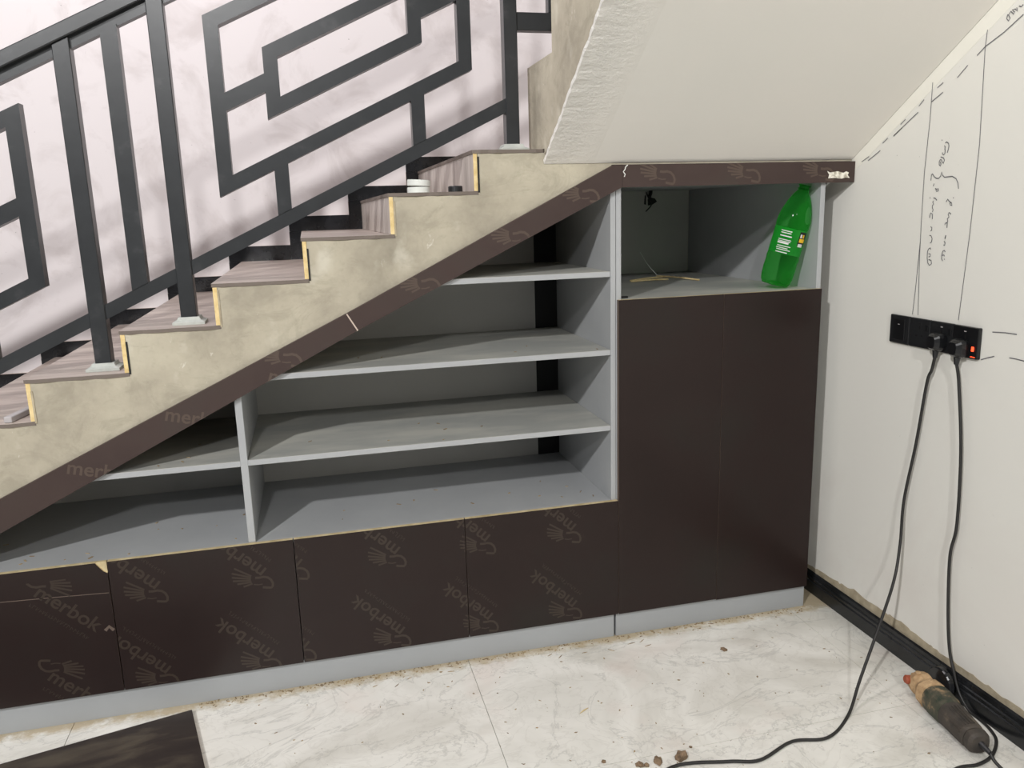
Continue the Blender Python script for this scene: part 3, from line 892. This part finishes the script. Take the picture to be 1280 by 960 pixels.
# ragged cable hole in the back of the niche with loose wires
hole = [(1.522, 1.516), (1.545, 1.521), (1.566, 1.533), (1.556, 1.547), (1.534, 1.553), (1.521, 1.545)]
link('cable_hole', prism(hole, ND - 0.0012, ND + 0.0002), 'black', bp)
link('cable_hole', prism([(1.503, 1.523), (1.512, 1.520), (1.512, 1.566), (1.506, 1.560)], ND - 0.0012, ND + 0.0002), 'black', bp)
link('wire', tube([(1.512, ND - 0.004, 1.574), (1.506, ND - 0.05, 1.545), (1.513, ND - 0.06, 1.52), (1.49, ND - 0.05, 1.49)], 0.003, seg=6), 'cable', bp)
link('wire', tube([(1.534, ND - 0.003, 1.582), (1.522, ND - 0.03, 1.57), (1.512, ND - 0.04, 1.555)], 0.008, seg=6), 'black', bp)

# ------------------------------------------------------------------ fascia boards
def fascia(poly, label, prints):
    o = link('fascia_board', prism(poly, -0.017, -0.0006), 'film_fascia', extra=['ply_edge'])
    tag(o, label, 'board', 'brown fascia boards below the stairs')
    print_mesh(prints, poly, -0.0174, 'fascia_print', o)
    return o
lower = [(-2.10, 0.055), (0.131, 1.1665), (0.1005, 1.2195), (-2.10, 0.183)]
f1 = fascia(lower, 'long lower sloping brown fascia board below the concrete steps', [(-0.115, 1.075, -155, 'w'), (-0.10, 1.105, 0, 'e'), (-0.30, 0.955, 190, 'w')])
upper = [(0.1335, 1.1675), (0.9915, 1.574), (0.9915, 1.643), (0.962, 1.643), (0.1035, 1.2205)]
f2 = fascia(upper, 'shorter upper sloping brown fascia board meeting the horizontal board', [(0.327, 1.302, 12, 'e'), (0.62, 1.436, 10, 'e'), (0.85, 1.560, 8, 'e')])
hor = [(0.9925, 1.574), (XW - 0.001, 1.574), (XW - 0.001, 1.643), (0.9925, 1.643)]
f3 = fascia(hor, 'horizontal brown fascia board over the open niche, under the soffit', [(1.113, 1.617, 0, 'e'), (1.42, 1.617, 0, 'e'), (1.70, 1.617, 0, 'e')])
# words along the lower board
def word_on(parent, region, x, z, turn, sx, text=WORD):
    ct, st_ = math.cos(math.radians(turn)), math.sin(math.radians(turn))
    bm = bmesh.new()
    for f in text[1]:
        pts = []
        for i in f:
            u, v = text[0][i][0] * sx, text[0][i][1] * sx
            pts.append(Vector((x + u * ct - v * st_, z + u * st_ + v * ct)))
        c = clip_poly(pts, region)
        if len(c) >= 3:
            bm.faces.new([bm.verts.new((p.x, -0.0175, p.y)) for p in c])
    o = link('printed_word', bm, 'fascia_print', parent)
    for p in o.data.polygons:
        if p.normal.y > 0:
            p.flip()
bm = bmesh.new()
ribbon([(0.1025, 1.2195), (0.1325, 1.167)], 0.004, lambda p: (p[0], -0.0176, p[1]), bm)
link('joint_line', bm, 'granite_edge', f1)
word_on(f1, lower, -0.725, 0.805, -14, 0.95)
word_on(f1, lower, -0.445, 0.938, -14, 0.95)
# torn paper tape and a pale drip on the horizontal board
bm = bmesh.new()
tp = [(1.733, 1.612), (1.744, 1.607), (1.772, 1.611), (1.796, 1.605), (1.806, 1.610), (1.817, 1.606), (1.812, 1.598), (1.821, 1.588), (1.806, 1.590), (1.79, 1.586), (1.762, 1.589), (1.738, 1.588), (1.741, 1.600)]
link('torn_tape', prism(tp, -0.0195, -0.0172), 'tape', f3)
bm = bmesh.new()
ribbon([(1.010, 1.643), (1.003, 1.637), (1.000, 1.628), (0.9945, 1.622), (1.001, 1.614), (0.998, 1.606)], 0.003, lambda p: (p[0], -0.0178, p[1]), bm)
link('pale_drip', bm, 'white_print', f3)

# ------------------------------------------------------------------ bottle in the niche
base, tipp = Vector((1.622, 0.10, 1.2265)), Vector((1.698, 0.052, 1.574))
ax = (tipp - base).normalized()
q = ax.to_track_quat('Z', 'Y')
MB = Matrix.Translation(base) @ q.to_matrix().to_4x4()
bot = empty('green_bottle', base)
tag(bot, 'empty green plastic soft drink bottle leaning in the niche', 'bottle')
H = (tipp - base).length
prof = [(0.018, 0.010), (0.034, 0.003), (0.046, 0.0), (0.053, 0.012), (0.0555, 0.03), (0.0550, 0.06), (0.0540, 0.085), (0.0555, 0.098), (0.0545, 0.112), (0.0545, 0.20), (0.0565, 0.212), (0.0560, 0.235), (0.0510, 0.262), (0.0410, 0.292), (0.0290, 0.318), (0.0195, 0.332), (0.0165, 0.338), (0.0165, H - 0.004)]
def petal(r, h, a):
    if h < 0.035:
        return r * (1 - 0.14 * (1 - h / 0.035) * (0.5 + 0.5 * math.cos(5 * a)))
    if h < 0.10:
        return r * (1 - 0.02 * math.cos(10 * a))
    return r
link('bottle_body', lathe(prof, 40, mod=petal, mat4=MB, cap1=False), 'bottle', bot, smooth=True)
for h in (H - 0.022, H - 0.010):
    link('neck_ring', lathe([(0.0168, h), (0.0205, h + 0.002), (0.0205, h + 0.004), (0.0168, h + 0.006)], 24, mat4=MB, cap0=False, cap1=False), 'bottle', bot, smooth=True)
def label_patch(a0, a1, h0, h1, r, name, mat, parent, n=14):
    bm = bmesh.new()
    lo, hi = [], []
    for k in range(n + 1):
        a = math.radians(a0 + (a1 - a0) * k / n)
        lo.append(bm.verts.new(MB @ Vector((r * math.cos(a), r * math.sin(a), h0))))
        hi.append(bm.verts.new(MB @ Vector((r * math.cos(a), r * math.sin(a), h1))))
    for k in range(n):
        bm.faces.new((lo[k], lo[k + 1], hi[k + 1], hi[k]))
    return link(name, bm, mat, parent, smooth=True)
# local angle that faces the room
tow = MB.to_3x3().inverted() @ Vector((-0.45, -0.9, 0.0))
af = math.degrees(math.atan2(tow.y, tow.x))
lab = label_patch(af - 180, af + 180, 0.113, 0.203, 0.0556, 'label', 'bottle_label', bot, 48)
sg = 1
def pr(a0, a1, h0, h1, mat, r=0.0560):
    label_patch(af + a0, af + a1, h0, h1, r, 'label_print', mat, lab, 6)
for h0, h1 in ((0.190, 0.193), (0.183, 0.186), (0.172, 0.176), (0.160, 0.1625), (0.154, 0.1565), (0.147, 0.1525), (0.138, 0.1405), (0.131, 0.1335), (0.125, 0.1275), (0.116, 0.119)):
    pr(-42 + random.uniform(0, 6), 8 + random.uniform(-10, 4), h0, h1, 'white_print')
pr(30, 66, 0.150, 0.198, 'black')
pr(34, 60, 0.162, 0.175, 'yellow_print', 0.0564)
pr(34, 42, 0.178, 0.190, 'white_print', 0.0564)
pr(46, 54, 0.178, 0.190, 'yellow_print', 0.0564)
pr(34, 56, 0.146, 0.157, 'white_print', 0.0564)

# ------------------------------------------------------------------ small things in the niche and on the steps
def stick(a, b, label, r=0.0035):
    o = link('bamboo_stick', tube([a, ((a[0] + b[0]) / 2, (a[1] + b[1]) / 2, (a[2] + b[2]) / 2 + 0.002), b], r, seg=6), 'straw')
    tag(o, label, 'stick', 'thin sticks in the niche')
stick((1.28, 0.62, 1.216), (1.50, 0.72, 1.217), 'longer thin pale stick at the back left of the niche floor')
stick((1.27, 0.585, 1.216), (1.44, 0.60, 1.216), 'short thin pale stick at the front of the stick bundle')
stick((1.45, 0.735, 1.220), (1.53, 0.50, 1.2165), 'thin pale stick pointing towards the green bottle')
o = link('plastic_strip', tube([(1.47, 0.76, 1.2145), (1.44, 0.80, 1.26), (1.40, 0.80, 1.32)], 0.0014, seg=5), 'white_plastic')
tag(o, 'thin pale plastic strand standing up behind the sticks', 'strand')
o = link('black_clip', bevel(box(1.0, 1.04, 0.05, 0.064, 1.2122, 1.218), 0.001), 'black')
tag(o, 'small flat black clip at the niche front left corner', 'clip')

def lid(c, r, h, tilt, label):
    mm = Matrix.Translation(c) @ Matrix.Rotation(math.radians(tilt), 4, 'Y')
    prof_ = [(r * 0.96, 0), (r, 0.002), (r, h - 0.003), (r * 0.97, h), (r * 0.88, h), (r * 0.87, h - 0.002), (0.004, h - 0.002)]
    o = link('jar_lid', lathe(prof_, 36, mat4=mm), 'white_plastic', smooth=False)
    tag(o, label, 'lid', 'white lids on the step')
zt = nose_z(4)
lid((0.360, 0.13, zt + 0.0006), 0.036, 0.019, 0, 'lower of two stacked white plastic lids on a step')
lid((0.361, 0.13, zt + 0.0225), 0.037, 0.019, 4, 'upper tilted one of two stacked white plastic lids')
o = link('tape_roll', lathe([(0.0215, 0), (0.023, 0.002), (0.023, 0.017), (0.021, 0.0195), (0.017, 0.0195), (0.016, 0.016), (0.003, 0.016)], 28, mat4=Matrix.Translation((0.473, 0.10, zt + 0.0005))), 'plastic_black')
tag(o, 'small black round tape roll on the step beside the white lids', 'tape roll')
zt = nose_z(-1)
bm = bmesh.new()
for (x0, y0), (x1, y1) in (((-0.862, 0.012), (-0.812, 0.30)),):
    d = Vector((x1 - x0, y1 - y0)).normalized()
    nn = Vector((d.y, -d.x)) * 0.011
    prism([(x0 - nn.x, y0 - nn.y), (x0 + nn.x, y0 + nn.y), (x1 + nn.x, y1 + nn.y), (x1 - nn.x, y1 - nn.y)], zt + 0.0004, zt + 0.018, 'z', bm)
o = link('cable_trunking', bevel(bm, 0.002), 'trunking')
tag(o, 'short grey plastic trunking strip lying on the lowest visible step', 'trunking')

# ------------------------------------------------------------------ socket strip
ss = empty('socket_strip', (XW, -0.43, 1.1))
tag(ss, 'black four-gang wall socket strip with a lit red switch', 'socket')
zb, zt = 1.056, 1.147
ysock = [-0.252, -0.342, -0.431, -0.524, -0.622]
for k in range(4):
    a, b = ysock[k], ysock[k + 1]
    thick = 0.010 if k < 3 else 0.014
    mod_ = link('socket_module', bevel(box(XW - thick, XW - 0.0003, b + 0.0008, a - 0.0008, zb, zt), 0.003, 2), 'plastic_black' if k < 3 else 'plastic_dark', ss)
    cy, cz = (a + b) / 2, (zb + zt) / 2
    xf_ = XW - thick - 0.0006
    if k == 0:
        link('rocker_switch', bevel(box(xf_ - 0.002, xf_ + 0.0004, cy - 0.026, cy + 0.026, cz - 0.034, cz + 0.034), 0.001), 'plastic_dark', mod_)
        link('switch_mark', box(xf_ - 0.0026, xf_ - 0.0021, cy - 0.004, cy + 0.004, cz + 0.016, cz + 0.018), 'trunking', mod_)
    else:
        for dy, dz, w, h in ((0, 0.018, 0.004, 0.010), (0.012, -0.008, 0.008, 0.005), (-0.012, -0.008, 0.008, 0.005)):
            link('pin_hole', box(xf_ - 0.0002, xf_ + 0.0004, cy + dy - w / 2, cy + dy + w / 2, cz + dz - h / 2, cz + dz + h / 2), 'black', mod_)
        link('indicator', box(xf_ - 0.0004, xf_ + 0.0004, cy - 0.004, cy + 0.004, cz + 0.030, cz + 0.0325), 'trunking' if k != 1 else 'plastic_dark', mod_)
        if k < 3:
            link('rocker_switch', bevel(box(xf_ - 0.002, xf_ + 0.0004, cy - 0.038, cy - 0.027, cz + 0.008, cz + 0.030), 0.0008), 'plastic_dark', mod_)
        else:
            link('lit_switch', bevel(box(xf_ - 0.003, xf_ + 0.0004, cy - 0.037, cy - 0.029, cz - 0.023, cz - 0.009), 0.001), 'neon', mod_)
            link('switch_mark', box(xf_ - 0.0006, xf_ + 0.0004, cy - 0.042, cy - 0.026, cz - 0.040, cz - 0.038), 'neon', mod_)

def plug(parent, y, z, x):
    bm = bmesh.new()
    prev = None
    for dx, hw, hh in ((0.0, 0.024, 0.025), (-0.012, 0.027, 0.028), (-0.026, 0.025, 0.026), (-0.038, 0.016, 0.018)):
        n = 16
        ring = [bm.verts.new((x + dx, y + hw * math.copysign(abs(math.cos(2 * math.pi * k / n)) ** 0.6, math.cos(2 * math.pi * k / n)), z + hh * math.copysign(abs(math.sin(2 * math.pi * k / n)) ** 0.6, math.sin(2 * math.pi * k / n)))) for k in range(n)]
        if prev:
            for k in range(n):
                bm.faces.new((prev[k], prev[(k + 1) % n], ring[(k + 1) % n], ring[k]))
        else:
            bm.faces.new(ring)
        prev = ring
    bm.faces.new(prev[::-1])
    p = link('plug', bm, 'plastic_dark', parent, smooth=False)
    link('strain_relief', tube([(x - 0.016, y, z - 0.018), (x - 0.016, y + 0.001, z - 0.048)], [0.011, 0.0068], seg=10), 'plastic_black', p)
    return p
c1 = empty('extension_lead', (XW - 0.03, -0.472, 1.085))
tag(c1, 'black power cord with plug in the third socket, trailing across the floor', 'cord', 'power cords')
plug(c1, -0.480, 1.089, XW - 0.0112)
link('cable', tube([(XW - 0.027, -0.479, 1.045), (1.817, -0.468, 1.0), (1.82, -0.449, 0.953), (1.82, -0.424, 0.754), (1.815, -0.397, 0.558), (1.80, -0.412, 0.413), (1.76, -0.444, 0.307), (1.67, -0.502, 0.197), (1.55, -0.577, 0.067), (1.461, -0.646, 0.0056), (1.343, -0.717, 0.0052), (1.235, -0.704, 0.0052), (1.107, -0.749, 0.0052), (1.019, -0.73, 0.0052), (0.862, -0.708, 0.0052), (0.70, -0.80, 0.0052)], 0.0046, seg=8, per=8), 'cable', c1, smooth=True)
c2 = empty('extension_lead', (XW - 0.03, -0.565, 1.07))
tag(c2, 'black power cord from the lit socket hanging down behind the power tool', 'cord', 'power cords')
plug(c2, -0.569, 1.084, XW - 0.0152)
link('cable', tube([(XW - 0.031, -0.568, 1.04), (1.819, -0.576, 0.978), (1.82, -0.605, 0.779), (1.82, -0.615, 0.558), (1.82, -0.600, 0.449), (1.82, -0.611, 0.283), (1.818, -0.632, 0.16), (1.816, -0.662, 0.09), (1.815, -0.690, 0.04), (1.816, -0.730, 0.008), (1.816, -0.770, 0.0052), (1.808, -0.815, 0.0052), (1.784, -0.862, 0.0052), (1.721, -0.911, 0.0052), (1.656, -0.930, 0.0052), (1.58, -0.93, 0.0052), (1.40, -1.0, 0.0052)], 0.0046, seg=8, per=8), 'cable', c2, smooth=True)

# ------------------------------------------------------------------ power tool on the floor
hd, en = Vector((1.738, -0.606, 0.0475)), Vector((1.690, -0.898, 0.0395))
axt = (en - hd).normalized()
side = axt.cross(Vector((0, 0, 1))).normalized()
upv = side.cross(axt)
MT = Matrix((( side.x, upv.x, axt.x, hd.x), (side.y, upv.y, axt.y, hd.y), (side.z, upv.z, axt.z, hd.z), (0, 0, 0, 1)))
tool = empty('power_tool', (hd.x, hd.y, 0))
tag(tool, 'dusty corded power tool with tan head and dark handle beside the skirting', 'power tool')
def sq(r, h, a):
    c, s = abs(math.cos(a)), abs(math.sin(a))
    return r * (1 + 0.10 * (1 - abs(c - s)))
def lump(r, h, a):
    return sq(r, h, a) * (1 + 0.13 * noise.noise((3 * math.cos(a), 3 * math.sin(a), h * 45)))
g = link('gear_head', lathe([(0.014, -0.014), (0.026, -0.010), (0.032, 0.000), (0.035, 0.016), (0.032, 0.028), (0.029, 0.036), (0.036, 0.044), (0.041, 0.058), (0.040, 0.074), (0.036, 0.082)], 28, mat4=MT, mod=lump), 'tan_dust', tool)
link('gear_bolt', lathe([(0.009, 0), (0.009, 0.008), (0.006, 0.010)], 10, mat4=MT @ Matrix.Translation((0.010, 0.030, 0.012)) @ Matrix.Rotation(-math.pi / 2, 4, 'X')), 'tan_dust', g)
link('spindle', lathe([(0.013, 0), (0.014, 0.012), (0.010, 0.017)], 16, mat4=MT @ Matrix.Translation((0.026, 0.006, -0.002)) @ Matrix.Rotation(math.pi / 2, 4, 'Y')), 'rust', g)
link('motor_housing', lathe([(0.036, 0.0825), (0.0405, 0.086), (0.0415, 0.11), (0.040, 0.15), (0.0375, 0.162)], 24, mat4=MT, mod=sq), 'tool_green', tool)
hb = link('handle', lathe([(0.0372, 0.1625), (0.0368, 0.18), (0.0355, 0.22), (0.0335, 0.262), (0.0315, 0.270)], 24, mat4=MT, mod=sq), 'tool_black', tool)
for k in range(7):
    a = math.radians(20 + k * 14)
    r0 = 0.0368
    p0, p1 = Vector((r0 * math.cos(a) * 1.05, r0 * math.sin(a) * 1.05, 0.178)), Vector((r0 * math.cos(a) * 1.0, r0 * math.sin(a) * 1.0, 0.255))
    link('grip_rib', tube([MT @ p0, MT @ p1], 0.0018, seg=5), 'tool_black', hb)
link('end_cap', lathe([(0.0305, 0.2705), (0.0325, 0.274), (0.032, 0.290), (0.026, 0.299), (0.010, 0.302)], 24, mat4=MT, mod=sq), 'tool_black', tool)
link('cord_sleeve', tube([MT @ Vector((0, 0.004, 0.3)), MT @ Vector((-0.004, 0.0, 0.335))], [0.009, 0.006], seg=10), 'plastic_black', tool)
link('tool_cord', tube([MT @ Vector((-0.004, 0.0, 0.333)), (1.690, -0.955, 0.022), (1.700, -1.0, 0.008), (1.72, -1.08, 0.0052), (1.66, -1.25, 0.0052)], 0.0046, seg=8, per=6), 'cable', tool, smooth=True)
gm = MT @ Matrix.Translation((0.036, 0.008, 0.045)) @ Matrix.Rotation(math.pi / 2, 4, 'Y')
gm = Matrix.Translation((1.7905, -0.635, 0.05)) @ Matrix.Rotation(math.radians(90), 4, 'Y')
link('disc_guard', lathe([(0.012, -0.004), (0.044, -0.004), (0.047, 0.0), (0.047, 0.012), (0.040, 0.018), (0.012, 0.020)], 28, mat4=gm), 'skirt', tool)

# ------------------------------------------------------------------ loose sheet, rubble and sawdust on the floor
A2 = Vector((-0.459, -0.059)); d1 = Vector((-0.9727, -0.2321)); d2 = Vector((0.2321, -0.9727))
sheet = [A2, A2 + d1 * 1.15, A2 + d1 * 1.15 + d2 * 0.75, A2 + d2 * 0.75]
o = link('plywood_sheet', prism([(p.x, p.y) for p in sheet], 0.0003, 0.016, 'z'), 'film', extra=['ply_edge'])
edge_mats(o, lambda n, c: abs(n.z) < 0.5)
tag(o, 'loose dark brown film-faced plywood sheet lying on the marble floor', 'plywood')
def make_sheet_mat():
    m, nt, b = new_mat('worn_film_sheet')
    n1 = noise_tex(nt, 6, 5, 0.6, (0.7, 2.2, 1), 0.6)
    r = ramp(nt, n1.outputs['Fac'], [(0.3, (38, 30, 28)), (0.5, (50, 42, 37)), (0.72, (82, 74, 62))])
    nt.links.new(r.outputs['Color'], b.inputs['Base Color'])
    b.inputs['Roughness'].default_value = 0.4
    return m
M['sheet'] = make_sheet_mat()
o.data.materials[0] = M['sheet']

def stone(x, y, s, label, seed, flat=0.6):
    r = random.Random(seed)
    bm = bmesh.new()
    bmesh.ops.create_icosphere(bm, subdivisions=2, radius=1)
    for v in bm.verts:
        k = 1 + noise.noise(v.co * 1.7 + Vector((seed, 0, 0))) * 0.55
        v.co = Vector((v.co.x * k * s, v.co.y * k * s * 0.8, max(v.co.z * k * flat * s, -0.35 * s * flat)))
    zmin = min(v.co.z for v in bm.verts)
    a = r.uniform(0, 6)
    for v in bm.verts:
        v.co = Vector((x + v.co.x * math.cos(a) - v.co.y * math.sin(a), y + v.co.x * math.sin(a) + v.co.y * math.cos(a), v.co.z - zmin + 0.0003))
    o = link('rubble_piece', bm, 'stone')
    tag(o, label, 'rubble', 'rubble on the floor')
stone(0.692, -0.630, 0.007, 'tiny brown rubble bit, leftmost of those near the cord end', 1)
stone(0.782, -0.672, 0.012, 'brown rubble piece at the bottom edge, left of the larger lump', 2)
stone(0.800, -0.678, 0.009, 'small olive rubble piece touching the bottom edge', 3)
stone(0.836, -0.672, 0.015, 'rounded brown rubble lump near the end of the floor cord', 4)
stone(0.905, -0.676, 0.020, 'largest pointed rubble piece right above the floor cord', 5, 0.8)
stone(1.297, -0.197, 0.014, 'flat brown shard on the floor in front of the tall cabinet', 6, 0.25)
stone(0.951, -0.640, 0.005, 'tiny dark rubble speck on the floor tile joint', 7)
o = link('wood_splinter', tube([(0.700, -0.402, 0.002), (0.716, -0.392, 0.003), (0.733, -0.383, 0.002)], [0.001, 0.0022, 0.001], seg=5, per=1), 'straw')
tag(o, 'short pale wood splinter lying in the middle of the floor tile', 'splinter')

bm = bmesh.new()
rnd = random.Random(99)
def chip(x, y, l, w, a, z=0.0003, t=0.0016):
    prism([(x + l * math.cos(a) * sx - w * math.sin(a) * sy, y + l * math.sin(a) * sx + w * math.cos(a) * sy) for sx, sy in ((-1, -0.4), (0.2, -1), (1, 0.2), (-0.1, 1))], z, z + t, 'z', bm)
for k in range(400):
    x = rnd.uniform(-0.45, 1.74)
    y = -0.004 - abs(rnd.gauss(0, 0.016))
    l = rnd.uniform(0.0012, 0.006)
    chip(x, y, l, l * rnd.uniform(0.2, 0.6), rnd.uniform(0, 3.14))
for k in range(150):
    x, y = rnd.uniform(-0.3, 1.75), rnd.uniform(-0.85, -0.02)
    l = rnd.uniform(0.001, 0.0055)
    chip(x, y, l, l * rnd.uniform(0.15, 0.6), rnd.uniform(0, 3.14))
for k in range(14):
    x, y = rnd.uniform(0.1, 1.1), rnd.uniform(-0.1, -0.02)
    chip(x, y, rnd.uniform(0.008, 0.016), 0.0012, rnd.uniform(-0.8, 0.8))
o = link('wood_shavings', bm, 'chips')
o['kind'] = 'stuff'
tag(o, 'fine wood shavings and sawdust along the kickboard', 'shavings')
